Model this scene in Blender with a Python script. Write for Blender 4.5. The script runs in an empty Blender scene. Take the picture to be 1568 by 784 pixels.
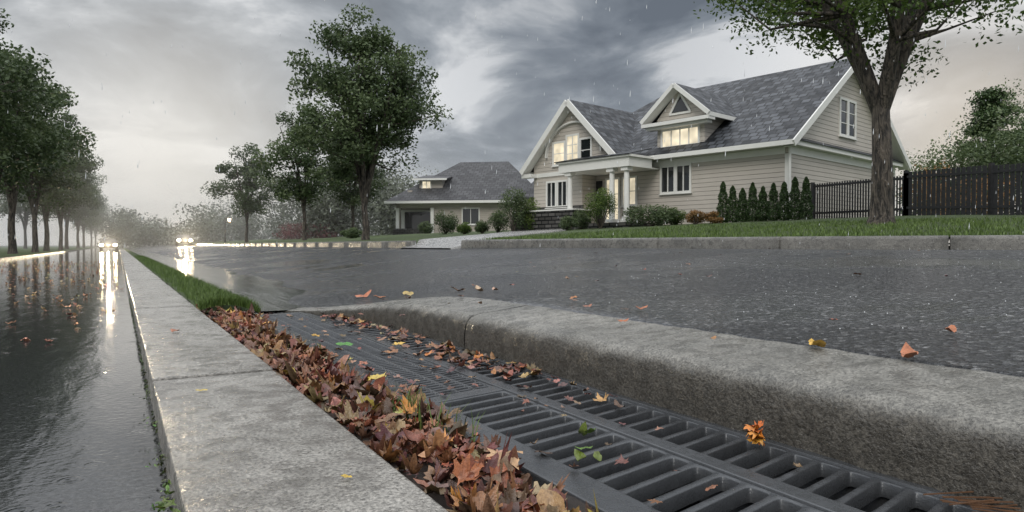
import bpy, math, random
import numpy as np
from mathutils import Vector, Matrix
random.seed(7); rng=np.random.default_rng(7)
scene=bpy.context.scene
TH=math.radians(29.95); CS=math.cos(TH); SN=math.sin(TH)
def st(u,v): return (CS*u-SN*v, SN*u+CS*v)      # street frame (u across, v along) -> world
def to_uv(X,Y): return (CS*X+SN*Y, -SN*X+CS*Y)
def smooth(t): t=max(0.,min(1.,t)); return t*t*(3-2*t)

# ---------------------------------------------------------------- materials
class NT:
    def __init__(s,name):
        s.m=bpy.data.materials.new(name); s.m.use_nodes=True; s.t=s.m.node_tree; s.n=s.t.nodes; s.l=s.t.links
        s.b=s.n['Principled BSDF']; s.out=s.n['Material Output']
    def N(s,ty,**k):
        n=s.n.new(ty)
        for a,b in k.items():
            if hasattr(n,a): setattr(n,a,b)
            else: n.inputs[a].default_value=b
        return n
    def L(s,a,b): s.l.new(a,b)
    def coord(s,kind='Object',scale=(1,1,1)):
        tc=s.N('ShaderNodeTexCoord'); mp=s.N('ShaderNodeMapping'); mp.inputs['Scale'].default_value=scale
        s.L(tc.outputs[kind],mp.inputs[0]); return mp.outputs[0]
    def noise(s,co,scale,detail=4,rough=.55,dist=0):
        n=s.N('ShaderNodeTexNoise'); n.inputs['Scale'].default_value=scale; n.inputs['Detail'].default_value=min(detail,3)
        n.inputs['Roughness'].default_value=rough; n.inputs['Distortion'].default_value=dist
        s.L(co,n.inputs['Vector']); return n.outputs['Fac']
    def ramp(s,fac,stops):
        r=s.N('ShaderNodeValToRGB'); e=r.color_ramp.elements
        while len(e)<len(stops): e.new(.5)
        for i,(p,c) in enumerate(stops):
            e[i].position=p; e[i].color=(c,c,c,1) if isinstance(c,(int,float)) else (*c,1)
        s.L(fac,r.inputs[0]); return r.outputs[0]
    def mix(s,f,a,b,mode='MIX'):
        m=s.N('ShaderNodeMixRGB'); m.blend_type=mode
        for i,x in ((0,f),(1,a),(2,b)):
            if isinstance(x,(int,float)): m.inputs[i].default_value=x if i==0 else (x,x,x,1)
            elif isinstance(x,tuple): m.inputs[i].default_value=(*x,1)
            else: s.L(x,m.inputs[i])
        return m.outputs[0]
    def math(s,op,a,b=0):
        m=s.N('ShaderNodeMath'); m.operation=op
        for i,x in ((0,a),(1,b)):
            if isinstance(x,(int,float)): m.inputs[i].default_value=x
            else: s.L(x,m.inputs[i])
        return m.outputs[0]
    def bump(s,h,strength=.5,dist=.01,prev=None):
        b=s.N('ShaderNodeBump'); b.inputs['Distance'].default_value=dist
        if isinstance(strength,(int,float)): b.inputs['Strength'].default_value=strength
        else: s.L(strength,b.inputs['Strength'])
        s.L(h,b.inputs['Height'])
        if prev is not None: s.L(prev,b.inputs['Normal'])
        return b.outputs[0]
    def set(s,**k):
        for a,b in k.items():
            a=a.replace('_',' ')
            if isinstance(b,(int,float)): s.b.inputs[a].default_value=b
            elif isinstance(b,tuple): s.b.inputs[a].default_value=(*b,1)
            else: s.L(b,s.b.inputs[a])
        return s.m

def m_concrete(name,c0,c1,r0=.15,r1=.5,bs=.5,side=None):
    t=NT(name); co=t.coord()
    big=t.noise(co,2.2,6,.6); fine=t.noise(co,85,4,.75); mid=t.noise(co,11,5,.65)
    col=t.mix(t.ramp(big,[(.35,0.),(.65,1.)]),c0,c1); col=t.mix(.8,col,t.ramp(fine,[(.34,.1),(.66,.92)]),'OVERLAY')
    col=t.mix(t.ramp(mid,[(.48,0.),(.68,.6)]),col,tuple(x*.42 for x in c0))
    ro=t.ramp(mid,[(.40,r1),(.60,r0)])
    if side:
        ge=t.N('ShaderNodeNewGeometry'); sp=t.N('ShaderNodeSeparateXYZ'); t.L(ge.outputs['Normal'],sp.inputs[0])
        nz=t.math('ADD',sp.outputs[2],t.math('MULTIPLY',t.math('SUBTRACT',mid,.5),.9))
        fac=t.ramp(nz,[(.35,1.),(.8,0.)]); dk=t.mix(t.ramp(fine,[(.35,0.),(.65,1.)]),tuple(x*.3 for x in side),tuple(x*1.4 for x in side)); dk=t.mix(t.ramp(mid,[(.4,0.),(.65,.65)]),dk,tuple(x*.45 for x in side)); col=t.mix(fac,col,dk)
    nb=t.bump(fine,bs,.007); nb=t.bump(mid,bs*.7,.016,nb)
    return t.set(Base_Color=col,Roughness=ro,Normal=nb)
M_slab=m_concrete('wet_concrete',(.18,.17,.152),(.29,.276,.25),.12,.34,.8)
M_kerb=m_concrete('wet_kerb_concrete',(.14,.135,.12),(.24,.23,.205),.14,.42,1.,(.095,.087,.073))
M_kerbfar=m_concrete('far_kerb_concrete',(.10,.098,.09),(.16,.155,.14),.2,.5,1.)
M_drive=m_concrete('driveway_concrete',(.25,.25,.24),(.36,.35,.34),.15,.4)

def m_asphalt():
    t=NT('wet_asphalt'); co=t.coord()
    sp=t.noise(co,52,3,.9); big=t.noise(co,.42,3,.55,.3); v=t.N('ShaderNodeTexVoronoi'); v.inputs['Scale'].default_value=42; t.L(co,v.inputs['Vector'])
    sep=t.N('ShaderNodeSeparateColor'); t.L(v.outputs['Color'],sep.inputs[0])
    st_=t.ramp(sep.outputs[0],[(.0,(.012,.013,.016)),(.5,(.045,.047,.052)),(.82,(.13,.133,.14)),(1.,(.34,.34,.34))])
    col=t.mix(t.ramp(sp,[(.40,1.),(.62,0.)]),st_,(.014,.015,.018))
    pud=t.ramp(big,[(.38,0.),(.50,1.)])
    ro=t.mix(pud,.08,.30)
    bs=t.math('ADD',t.math('MULTIPLY',pud,.78),.16)
    nb=t.bump(v.outputs['Distance'],bs,.04); nb=t.bump(sp,t.math('MULTIPLY',bs,.7),.02,nb)
    return t.set(Base_Color=col,Roughness=ro,Normal=nb,Specular_IOR_Level=.5)
M_asph=m_asphalt()
def m_water(name,base,sx=1.,strength=.5,rough=.04,chop=.05,sc=3.2):
    t=NT(name); co=t.coord('Object',(1.0*sx,.28,1)); co2=t.coord()
    a=t.noise(co,sc,3,.45,.4); b=t.noise(co2,30,3,.5,.3)
    col=t.mix(t.ramp(t.noise(co2,70,3,.8),[(.42,0.),(.7,1.)]),tuple(x*.4 for x in base),tuple(x*2 for x in base))
    w=t.N('ShaderNodeTexVoronoi'); w.inputs['Scale'].default_value=5; t.L(co2,w.inputs['Vector'])
    ring=t.math('SINE',t.math('MULTIPLY',w.outputs['Distance'],60)); fade=t.ramp(w.outputs['Distance'],[(0.,.7),(.3,0.)])
    ring=t.math('MULTIPLY',ring,fade)
    nb=t.bump(a,strength,chop); nb=t.bump(b,.2,.006,nb); nb=t.bump(ring,.15,.005,nb)
    return t.set(Base_Color=col,Roughness=rough,Normal=nb,Specular_IOR_Level=.7)
M_water=m_water('rain_flooded_road',(.035,.036,.038),1.2,.30,.07,.018,5.5)
M_stream=m_water('gutter_water_surface',(.10,.102,.10),2.,.5,.12,.03)

def m_grass():
    t=NT('lawn_grass'); co=t.coord()
    col=t.mix(t.noise(co,1.1,5,.6),(.045,.075,.018),(.09,.13,.035)); col=t.mix(t.ramp(t.noise(co,45,4,.8),[(.4,.0),(.7,.6)]),col,(.018,.032,.009))
    return t.set(Base_Color=col,Roughness=.8,Normal=t.bump(t.noise(co,50,4,.8),1.,.05))
M_grass=m_grass()
def m_attr(name,stops,rough=.5,trans=.25,spec=.4):
    t=NT(name); a=t.N('ShaderNodeAttribute'); a.attribute_name='Col'
    sep=t.N('ShaderNodeSeparateColor'); t.L(a.outputs['Color'],sep.inputs[0])
    col=t.ramp(sep.outputs[0],stops); t.set(Base_Color=col,Roughness=rough,Specular_IOR_Level=spec)
    if trans>0:
        tr=t.N('ShaderNodeBsdfTranslucent'); t.L(col,tr.inputs[0]); mx=t.N('ShaderNodeMixShader'); mx.inputs[0].default_value=trans
        t.L(t.b.outputs[0],mx.inputs[1]); t.L(tr.outputs[0],mx.inputs[2]); t.L(mx.outputs[0],t.out.inputs[0])
    return t.m
M_leaf=m_attr('tree_leaves',[(0,(.032,.055,.022)),(.5,(.07,.105,.042)),(1,(.14,.185,.08))])
M_leafhi=m_attr('young_leaves',[(0,(.03,.06,.012)),(.5,(.085,.14,.03)),(1,(.19,.26,.06))],.45,.4)
M_leafhaze=m_attr('haze_tinted_leaves',[(0,(.06,.075,.05)),(1,(.13,.15,.10))],.6,0)  # distance haze painted into the far foliage colour: paler, greyer green
M_leafred=m_attr('red_leaves',[(0,(.08,.02,.025)),(1,(.2,.07,.07))],.6,0)
M_leaforange=m_attr('orange_leaves',[(0,(.06,.05,.015)),(1,(.28,.14,.04))],.6,0)
M_conif=m_attr('conifer_needles',[(0,(.014,.034,.010)),(1,(.07,.12,.035))],.6,0)
M_blade=m_attr('grass_blades',[(0,(.035,.065,.012)),(1,(.13,.20,.045))],.5,0)
def m_litter():
    t=NT('fallen_leaf'); a=t.N('ShaderNodeAttribute'); a.attribute_name='Col'; co=t.coord()
    n=t.noise(co,55,3,.7); col=t.mix(t.ramp(n,[(.45,0.),(.7,.6)]),a.outputs['Color'],(.035,.016,.009))
    v=t.noise(co,160,2,.6)
    return t.set(Base_Color=col,Roughness=t.ramp(n,[(.3,.2),(.7,.48)]),Normal=t.bump(v,.6,.004),Specular_IOR_Level=.5)
M_litter=m_litter()
def m_bark():
    t=NT('bark'); co=t.coord('Object',(1,1,.22))
    n=t.noise(co,14,6,.7,.6); col=t.mix(t.ramp(n,[(.40,0.),(.60,1.)]),(.014,.012,.010),(.12,.10,.08))
    return t.set(Base_Color=col,Roughness=.7,Normal=t.bump(n,1.,.09))
M_bark=m_bark()
def m_iron():
    t=NT('wet_cast_iron'); co=t.coord(); n=t.noise(co,160,3,.7)
    col=t.mix(t.noise(co,6,5,.6),(.04,.043,.047),(.10,.105,.112))
    return t.set(Base_Color=col,Metallic=.4,Roughness=t.ramp(t.noise(co,30,4,.6),[(.35,.16),(.65,.38)]),Normal=t.bump(n,.5,.003))
M_iron=m_iron()
def m_plain(name,c,rough=.6,metal=0,ns=8,var=.25,bump=0):
    t=NT(name); co=t.coord(); n=t.noise(co,ns,3,.6)
    col=t.mix(n,tuple(x*(1-var) for x in c),tuple(min(1,x*(1+var)) for x in c))
    if bump: t.set(Normal=t.bump(t.noise(co,ns*8,4,.7),bump,.01))
    return t.set(Base_Color=col,Roughness=rough,Metallic=metal)
M_trim=m_plain('white_trim_paint',(.72,.72,.69),.45,0,3,.06)
M_soil=m_plain('wet_soil',(.03,.02,.014),.5,0,30,.5,1)
M_pit=m_plain('drain_pit',(.006,.006,.007),.6,0,6,.4)
M_gravel=m_plain('ground_earth',(.06,.07,.04),.9,0,.3,.3)
M_fence=m_plain('black_stained_timber',(.018,.018,.02),.4,0,9,.6,.3)
M_joint=m_plain('joint_grit',(.012,.011,.010),.8,0,60,.4)
M_drop=m_plain('rain_water',(.75,.78,.8),.1,0,10,.02)
def m_siding(name,c0,c1,pitch=.16):
    t=NT(name); uv=t.coord('UV'); sep=t.N('ShaderNodeSeparateXYZ'); t.L(uv,sep.inputs[0])
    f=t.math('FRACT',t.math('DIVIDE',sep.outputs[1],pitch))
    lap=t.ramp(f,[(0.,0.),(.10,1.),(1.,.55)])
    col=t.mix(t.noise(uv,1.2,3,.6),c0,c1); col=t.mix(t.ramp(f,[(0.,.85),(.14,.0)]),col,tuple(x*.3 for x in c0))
    return t.set(Base_Color=col,Roughness=.5,Normal=t.bump(lap,.8,.02))
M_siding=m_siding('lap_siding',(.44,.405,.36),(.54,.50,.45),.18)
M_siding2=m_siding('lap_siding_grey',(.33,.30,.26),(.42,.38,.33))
def m_shingle(name,c0,c1,w=.34,h=.24):
    t=NT(name); uv=t.coord('UV'); b=t.N('ShaderNodeTexBrick')
    b.inputs['Scale'].default_value=1; b.inputs['Brick Width'].default_value=w; b.inputs['Row Height'].default_value=h
    b.inputs['Mortar Size'].default_value=.03; b.inputs['Bias'].default_value=-.1; b.inputs['Color1'].default_value=(*c0,1); b.inputs['Color2'].default_value=(*c1,1)
    b.inputs['Mortar'].default_value=(.005,.006,.007,1); t.L(uv,b.inputs['Vector'])
    sep=t.N('ShaderNodeSeparateXYZ'); t.L(uv,sep.inputs[0]); f=t.math('FRACT',t.math('DIVIDE',sep.outputs[1],h))
    col=t.mix(.3,b.outputs['Color'],t.ramp(t.noise(uv,.9,3,.7),[(.3,.3),(.7,.65)]),'OVERLAY')
    nb=t.bump(f,.8,.04)
    return t.set(Base_Color=col,Roughness=t.ramp(t.noise(uv,3,3,.6),[(.3,.35),(.7,.6)]),Normal=nb,Specular_IOR_Level=.3)
M_roof=m_shingle('slate_shingles',(.010,.012,.016),(.10,.108,.122),.38,.32)
M_roof2=m_shingle('grey_shingles',(.03,.03,.033),(.085,.085,.09),.5,.38)
M_stone=m_shingle('stone_veneer',(.06,.058,.055),(.16,.155,.15),.45,.18)
def m_glass(name,c,em=None,es=0):
    t=NT(name); t.set(Base_Color=c,Roughness=.06,Specular_IOR_Level=.8)
    if em:
        co=t.coord(); e=t.mix(t.ramp(t.noise(co,1.3,2,.6),[(.35,0.),(.65,1.)]),tuple(x*.5 for x in em),em); t.set(Emission_Color=e,Emission_Strength=es); t.m.cycles.emission_sampling='NONE'
    return t.m
M_glass=m_glass('window_glass',(.015,.018,.02))
M_lit=m_glass('lit_window_glass',(.12,.11,.10),(1.,.87,.62),1.05)
def m_emit(name,c,s,samp=True):
    t=NT(name); t.set(Base_Color=c,Emission_Color=c,Emission_Strength=s)
    if not samp: t.m.cycles.emission_sampling='NONE'
    return t.m
M_head=m_emit('headlight_lens',(1.,.80,.50),90)
M_lampglow=m_emit('lamp_glass',(1.,.8,.5),14,False)
M_car=m_plain('dark_car_paint',(.05,.055,.06),.25,.3,2,.1)
M_tyre=m_plain('tyre_rubber',(.02,.02,.02),.8)

# ---------------------------------------------------------------- mesh helpers
def link(o,parent=None):
    scene.collection.objects.link(o)
    if parent: o.parent=parent
    return o
class MB:
    def __init__(s): s.v=[];s.f=[];s.m=[];s.uv=[]
    def poly(s,pts,m=0,uv=None):
        i=len(s.v); s.v+= [tuple(p) for p in pts]; s.f.append(tuple(range(i,i+len(pts)))); s.m.append(m)
        p=[Vector(q) for q in pts]; e1=(p[1]-p[0])
        if e1.length<1e-9: e1=Vector((1,0,0))
        e1.normalize(); n=e1.cross(p[-1]-p[0])
        if n.length<1e-9: n=Vector((0,0,1))
        n.normalize(); e2=n.cross(e1)
        for q in p: s.uv.append(((q-p[0]).dot(e1)+p[0].dot(e1),(q-p[0]).dot(e2)+p[0].dot(e2)))
    def box(s,x0,x1,y0,y1,z0,z1,m=0):
        A=[(x0,y0),(x1,y0),(x1,y1),(x0,y1)]
        for i in range(4):
            a=A[i];b=A[(i+1)%4]; s.poly([(a[0],a[1],z0),(b[0],b[1],z0),(b[0],b[1],z1),(a[0],a[1],z1)],m)
        s.poly([(x0,y0,z1),(x1,y0,z1),(x1,y1,z1),(x0,y1,z1)],m); s.poly([(x0,y1,z0),(x1,y1,z0),(x1,y0,z0),(x0,y0,z0)],m)
    def slab(s,pts,th,m=0,mside=None):
        ms=m if mside is None else mside
        s.poly(pts,m); lo=[(p[0],p[1],p[2]-th) for p in pts]; s.poly(lo[::-1],ms)
        n=len(pts)
        for i in range(n):
            a,b=i,(i+1)%n; s.poly([lo[a],lo[b],pts[b],pts[a]],ms)
    def beam(s,p,q,w,h,m=0,up=(0,0,1)):
        p=Vector(p);q=Vector(q);d=(q-p).normalized();u=Vector(up);r=d.cross(u).normalized();u=r.cross(d)
        c=[(-w/2,-h/2),(w/2,-h/2),(w/2,h/2),(-w/2,h/2)]
        A=[p+r*a+u*b for a,b in c];B=[q+r*a+u*b for a,b in c]
        for i in range(4): j=(i+1)%4; s.poly([A[i],B[i],B[j],A[j]],m)
        s.poly(A,m); s.poly(B[::-1],m)
    def cyl(s,x,y,z0,z1,r0,r1,m=0,n=14):
        for i in range(n):
            a=2*math.pi*i/n;b=2*math.pi*(i+1)/n
            s.poly([(x+r0*math.cos(a),y+r0*math.sin(a),z0),(x+r0*math.cos(b),y+r0*math.sin(b),z0),(x+r1*math.cos(b),y+r1*math.sin(b),z1),(x+r1*math.cos(a),y+r1*math.sin(a),z1)],m)
        s.poly([(x+r1*math.cos(2*math.pi*i/n),y+r1*math.sin(2*math.pi*i/n),z1) for i in range(n)],m)
    def build(s,name,mats,parent=None,weld=False,bevel=0,smooth_=False):
        me=bpy.data.meshes.new(name); me.from_pydata(s.v,[],s.f); me.polygons.foreach_set('material_index',s.m)
        uvl=me.uv_layers.new(name='UVMap'); uvl.data.foreach_set('uv',[c for p in s.uv for c in p])
        for m in mats: me.materials.append(m)
        if smooth_: me.polygons.foreach_set('use_smooth',[True]*len(s.f))
        me.update(); o=link(bpy.data.objects.new(name,me),parent)
        if weld or bevel:
            w=o.modifiers.new('w','WELD'); w.merge_threshold=.0005
        if bevel:
            b=o.modifiers.new('b','BEVEL'); b.width=bevel; b.segments=2; b.limit_method='ANGLE'
        return o
def street(o): o.rotation_euler.z=TH; return o
def empty(name,loc=(0,0,0),rz=0):
    o=bpy.data.objects.new(name,None); o.location=loc; o.rotation_euler.z=rz; return link(o)
def grid_mesh(name,P,mats,smooth_=True):
    P=np.asarray(P,float); r,c,_=P.shape; V=P.reshape(-1,3)
    idx=np.arange(r*c).reshape(r,c); Q=np.stack([idx[:-1,:-1],idx[:-1,1:],idx[1:,1:],idx[1:,:-1]],-1).reshape(-1,4)
    return fast_mesh(name,V,Q,None,None,mats,smooth_)
def fast_mesh(name,V,Q,mi,col,mats,smooth_=False,obj=True):
    me=bpy.data.meshes.new(name); V=np.asarray(V,np.float32); Q=np.asarray(Q,np.int32)
    me.vertices.add(len(V)); me.vertices.foreach_set('co',V.ravel())
    me.loops.add(Q.size); me.loops.foreach_set('vertex_index',Q.ravel())
    me.polygons.add(len(Q)); me.polygons.foreach_set('loop_start',np.arange(0,Q.size,4,dtype=np.int32))
    if mi is not None: me.polygons.foreach_set('material_index',np.asarray(mi,np.int32))
    if smooth_ is True: me.polygons.foreach_set('use_smooth',np.ones(len(Q),bool))
    elif smooth_ is not False: me.polygons.foreach_set('use_smooth',np.asarray(smooth_,bool))
    for m in mats: me.materials.append(m)
    me.update(calc_edges=True)
    if col is not None:
        a=me.color_attributes.new('Col','FLOAT_COLOR','POINT'); c=np.ones((len(V),4),np.float32); col=np.asarray(col)
        c[:,:3]=col[:,None] if col.ndim==1 else col; a.data.foreach_set('color',c.ravel())
    return link(bpy.data.objects.new(name,me)) if obj else me

# ---------------------------------------------------------------- terrain
CURB=[(34,1.5),(20,5.9),(14,7.7),(10,8.9),(7.4,9.9),(5.5,11.0),(3.8,12.5),(2.4,14.1),(1.3,15.6),(-1.25,19)]
for t in (4,8,15,30,60,120,250): CURB.append((-1.25-SN*t,19+CS*t))
FAN=[(200,5),(180,20),(160,40),(140,60),(120,80),(105,100),(90,120),(75,135),(60,145),(45,155),(35,160),(25,165),(5,180),(-15,200),(-30,230),(-60,280),(-90,330)]
CA=np.array(CURB,float)
al=np.array([-SN,CS]); c0=np.array([-1.25,19.])+al*1.9
def curb_dist(X,Y):
    p=np.array([X,Y]); a=CA[:-1]; b=CA[1:]; ab=b-a; t=np.clip(((p-a)*ab).sum(1)/(ab**2).sum(1),0,1)
    return float(np.sqrt((((a+t[:,None]*ab)-p)**2).sum(1)).min())
def LH(X,Y):
    d=curb_dist(X,Y); s_=abs((X-c0[0])*al[0]+(Y-c0[1])*al[1])
    dip=.20*(1-smooth(d/1.6))*(1-smooth((s_-1.6)/.8))
    return .85+.85*min(1.,d/14.)-dip
cs=[];fs=[]
for i in range(len(CURB)-1):
    k=10
    for j in range(k):
        t=j/k; cs.append(CA[i]*(1-t)+CA[i+1]*t); fs.append(np.array(FAN[i],float)*(1-t)+np.array(FAN[i+1],float)*t)
rows=[]
for c,f in zip(cs,fs):
    row=[]
    for j in range(46):
        t=(j/45)**3; p=c*(1-t)+f*t; row.append((p[0],p[1],LH(*p)+.012*math.sin(p[0]*2.1)*math.sin(p[1]*1.7)))
    rows.append(row)
grid_mesh('lawn',rows,[M_grass])
g=MB(); g.poly([(-1500,-1500,-1),(1500,-1500,-1),(1500,1500,-1),(-1500,1500,-1)]); g.build('ground',[M_gravel])

PATH=[(2.0,-2.),(2.0,4.6),(1.975,5.3),(1.90,6.0),(1.77,6.7),(1.58,7.3),(1.36,7.8)]
def pathu(v):
    for (u0,v0),(u1,v1) in zip(PATH[:-1],PATH[1:]):
        if v<=v1: return u0+(u1-u0)*(v-v0)/(v1-v0)
    return max(1.22,1.36-(v-7.8)*.4)
def hs(v): return 1-.93*smooth((v-4.8)/3.1)
def wid(v): return 1-.45*smooth((v-4.8)/3.)
def uL(v): return pathu(v)+.47*wid(v) if v<7.8 else pathu(v)+.47*.55*max(0,1-(v-7.8)/1.)
def AH(u,v):
    a=uL(v); zl=.292*hs(v) if v<7.8 else .292*hs(v)*max(0,1-(v-7.8)/1.5)
    return zl+(.65-zl)*min(1.,max(0,(u-a)/(8.5-a)))
vs=np.concatenate([np.linspace(-30,-2.5,12),np.linspace(-2,12,90),np.linspace(12.5,40,50),np.linspace(45,300,30)])
rows=[]
for v in vs:
    a=uL(v); us=np.concatenate([a+np.linspace(0,1,26)**1.4*(9-a),[14,25,60]])
    rows.append([(u,v,AH(u,v)-(.03 if i==0 else 0)) for i,u in enumerate(us)])
street(grid_mesh('asphalt_road',rows,[M_asph]))
r=MB(); r.poly([(-4.6,-20,0),(.124,-20,0),(.124,300,0),(-4.6,300,0)]); street(r.build('flooded_road',[M_water]))
k=MB(); k.box(-4.75,-4.6,-20,300,-.3,.13); street(k.build('road_kerb',[M_kerbfar],bevel=.02))
k=MB()
k.poly([(-200,-20,.12),(-4.75,-20,.12),(-4.75,300,.12),(-200,300,.12)]); street(k.build('grass_verge',[M_grass]))
rows=[]
for v in np.concatenate([np.linspace(7.42,30,60),np.linspace(32,200,40)]):
    w=.8+.5*smooth((v-7.4)/2)+.14*math.sin(v*1.1)+.12*math.sin(v*2.7+1)
    rows.append([(1.10+(w)*i/8,v,.032+.075*smooth((v-7.42)/3)-(.03 if i==8 else 0)) for i in range(9)])
street(grid_mesh('gutter_water',rows,[M_stream]))
k=MB(); k.box(1.03,2.3,7.44,9.6,-.3,.010); street(k.build('gutter_apron',[M_asph]))

KP=[(-.20,-.2),(-.20,.155),(-.185,.195),(-.155,.21),(0,.214),(.03,.21),(.03,-.2)]
tot=[(p[0],p[1]) for p in CURB]
L=[0]
for a,b in zip(tot[:-1],tot[1:]): L.append(L[-1]+math.dist(a,b))
def at(s):
    for i in range(len(L)-1):
        if s<=L[i+1]:
            t=(s-L[i])/(L[i+1]-L[i]); return (tot[i][0]*(1-t)+tot[i+1][0]*t, tot[i][1]*(1-t)+tot[i+1][1]*t)
    return tot[-1]
Sdrive=L[9]
V=[];Q=[]
s=0; 
while s<230:
    e=s+2.4; 
    if s<Sdrive-.01 and Sdrive+.1<e: e=Sdrive
    if abs(s-Sdrive)<.01: s=Sdrive+3.8; e=s+2.4
    pts=[at(s+.012+(e-s-.024)*i/6) for i in range(7)]; base=len(V); n=len(pts)
    for i,p in enumerate(pts):
        a=np.array(pts[max(0,i-1)]);b=np.array(pts[min(n-1,i+1)]); d=(b-a)/np.linalg.norm(b-a); nr=np.array([d[1],-d[0]])
        for o,h in KP: V.append((p[0]+nr[0]*o,p[1]+nr[1]*o,.65+h))
    m=len(KP)
    for i in range(n-1):
        for j in range(m-1): q=base+i*m+j; Q.append((q,q+m,q+m+1,q+1))
    for i in (0,n-1): q=base+i*m; Q.append((q,q+1,q+5,q+6)); Q.append((q+1,q+2,q+4,q+5)) ; 
    s=e
fast_mesh('lawn_kerb',V,Q,None,None,[M_kerbfar])
tgt=[(c0[0],c0[1]),(c0[0]+1.2,c0[1]+3.2),(c0[0]+2.6,c0[1]+7),(c0[0]+3.6,c0[1]+12),(c0[0]+4.2,c0[1]+20)]
dp=[]
for i in range(len(tgt)-1):
    for j in range(10): t=j/10; dp.append((tgt[i][0]*(1-t)+tgt[i+1][0]*t,tgt[i][1]*(1-t)+tgt[i+1][1]*t))
dp.append(tgt[-1])
def drow(cx,cy,d,w,zf):
    row=[]; os_=np.linspace(-w,w,11)
    for i,o in enumerate(os_):
        x,y=cx+d[0]*o,cy+d[1]*o; z=zf(x,y)
        if i==0: row.append((x-d[0]*.01,y-d[1]*.01,z-.3))
        row.append((x,y,z))
        if i==len(os_)-1: row.append((x+d[0]*.01,y+d[1]*.01,z-.3))
    return row
rows=[drow(c0[0]-.5*CS,c0[1]-.5*SN,al,1.9,lambda x,y:.632)]
for i,p in enumerate(dp):
    f=min(1,i/6); d=al*(1-f)+np.array([-.8,.6])*f; d=d/np.linalg.norm(d)
    rows.append(drow(p[0],p[1],d,1.85,lambda x,y:LH(x,y)+.035))
grid_mesh('driveway',rows,[M_drive])

# ---------------------------------------------------------------- foreground pavement strip
js=[-2.0,1.14,3.43,5.72,7.4]; 
while js[-1]<120: js.append(js[-1]+2.0)
o=MB()
for a,b in zip(js[:-1],js[1:]): 
    g_=.016; o.box(.124,.647,a+g_,b-g_,-.35,.12+random.uniform(-.005,.005))
street(o.build('pavement',[M_slab],bevel=.009))
o=MB(); o.box(.13,.64,-2,120,-.3,.03); j=street(o.build('pavement_joint',[M_joint])); 
PROF=[(0,-.45),(0,.02),(.002,.10),(.004,.175),(.014,.207),(.034,.232),(.06,.246),(.12,.257),(.24,.271),(.36,.284),(.47,.296),(.52,.293),(.55,.27),(.56,.1),(.56,-.3)]
def kerb_rows(v0,v1,n):
    R=[]
    for i in range(n+1):
        v=v0+(v1-v0)*i/n; e=.02; d=np.array([pathu(min(v+e,7.8))-pathu(min(v,7.8)-e),2*e if v<7.79 else e]); d/=np.linalg.norm(d); nr=np.array([d[1],-d[0]])
        row=[]
        for o_,h in PROF:
            w_=wid(v); z=h*hs(v) if h>0 else h
            wob=.005*math.sin(v*9+o_*20)+.004*math.sin(v*23+h*40)+.003*math.sin(v*47+h*70)
            row.append((pathu(v)+nr[0]*(o_*w_)+wob*(1 if .0<h<.24 else 0),v+nr[1]*o_*w_,z+wob*.3))
        R.append(row)
    return R
par=empty('drain_kerb',(0,0,0),TH)
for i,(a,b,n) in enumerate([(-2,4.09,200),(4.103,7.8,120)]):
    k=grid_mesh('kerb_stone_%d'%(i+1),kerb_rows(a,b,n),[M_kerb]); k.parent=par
k=grid_mesh('joint_core',[[(p[0]+.014,p[1],p[2]-.014) for p in r_] for r_ in kerb_rows(-1.9,7.7,200)],[M_joint]); k.parent=par

# ---------------------------------------------------------------- storm drain grate
gp=empty('storm_drain_grate',(0,0,0),TH)
SK=.22
def skew(u,v): return v+SK*(u-1.2)
cell_v=[];cell_q=[]
def cell(u0,u1,v0,v1,a,b,zt=.02,dep=.075,N=24,ex=9.):
    cu,cv=(u0+u1)/2,(v0+v1)/2; A,B=(u1-u0)/2,(v1-v0)/2; base=len(cell_v)
    T=[2*math.pi*i/N+math.pi/4 for i in range(N)]
    sg=lambda x:(1 if x>=0 else -1)
    def sup(a_,b_,z): return [(cu+a_*sg(math.cos(t))*abs(math.cos(t))**(2/ex),cv+b_*sg(math.sin(t))*abs(math.sin(t))**(2/ex),z) for t in T]
    outer=[]
    for t in T:
        c,s_=math.cos(t),math.sin(t); k_=max(abs(c),abs(s_)); outer.append((cu+A*c/k_,cv+B*s_/k_,zt))
    e=.0035
    for ring in (outer,sup(a+e,b+e,zt),sup(a+.001,b+.001,zt-.0035),sup(a,b,zt-dep)):
        cell_v.extend([(p[0],skew(p[0],p[1]),p[2]) for p in ring])
    for r_ in range(3):
        for i in range(N):
            j=(i+1)%N; q=base+r_*N; cell_q.append((q+i,q+j,q+N+j,q+N+i))
P=.105
v=.35
while v<2.66: cell(1.205,1.60,v,v+P,.178,P/2-.0145,dep=.045); v+=P
vE=v
v2=vE+.10; pf=.05; v=v2
while v<7.0:
    for i in range(4):
        u0=1.205+i*.09875; cell(u0,u0+.09875,v,v+pf,.0435,pf/2-.007,dep=.03,N=12)
    v+=pf
vF=v
v=.25
while v<7.0: cell(1.68,1.965,v,v+P*.95,.131,P*.95/2-.0135,dep=.045); v+=P*.95
vR=v
g_=fast_mesh('grate_bars',cell_v,cell_q,None,None,[M_iron]); g_.parent=gp
o=MB()
def sbar(u0,u1,v0,v1,z0,z1):
    pts=[(u0,skew(u0,v0),z1),(u1,skew(u1,v0),z1),(u1,skew(u1,v1),z1),(u0,skew(u0,v1),z1)]; o.slab(pts,z1-z0)
o.box(1.075,1.205,.2,7.25,-.15,.036)
o.box(1.60,1.68,.2,7.25,-.1,.028)
o.box(1.965,2.01,.2,6.9,-.15,.028)
sbar(1.2055,1.5995,vE,v2,-.08,.026)
sbar(1.6805,1.9645,.13,.25,-.08,.026); sbar(1.2055,1.5995,.2,.35,-.08,.026)
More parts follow.
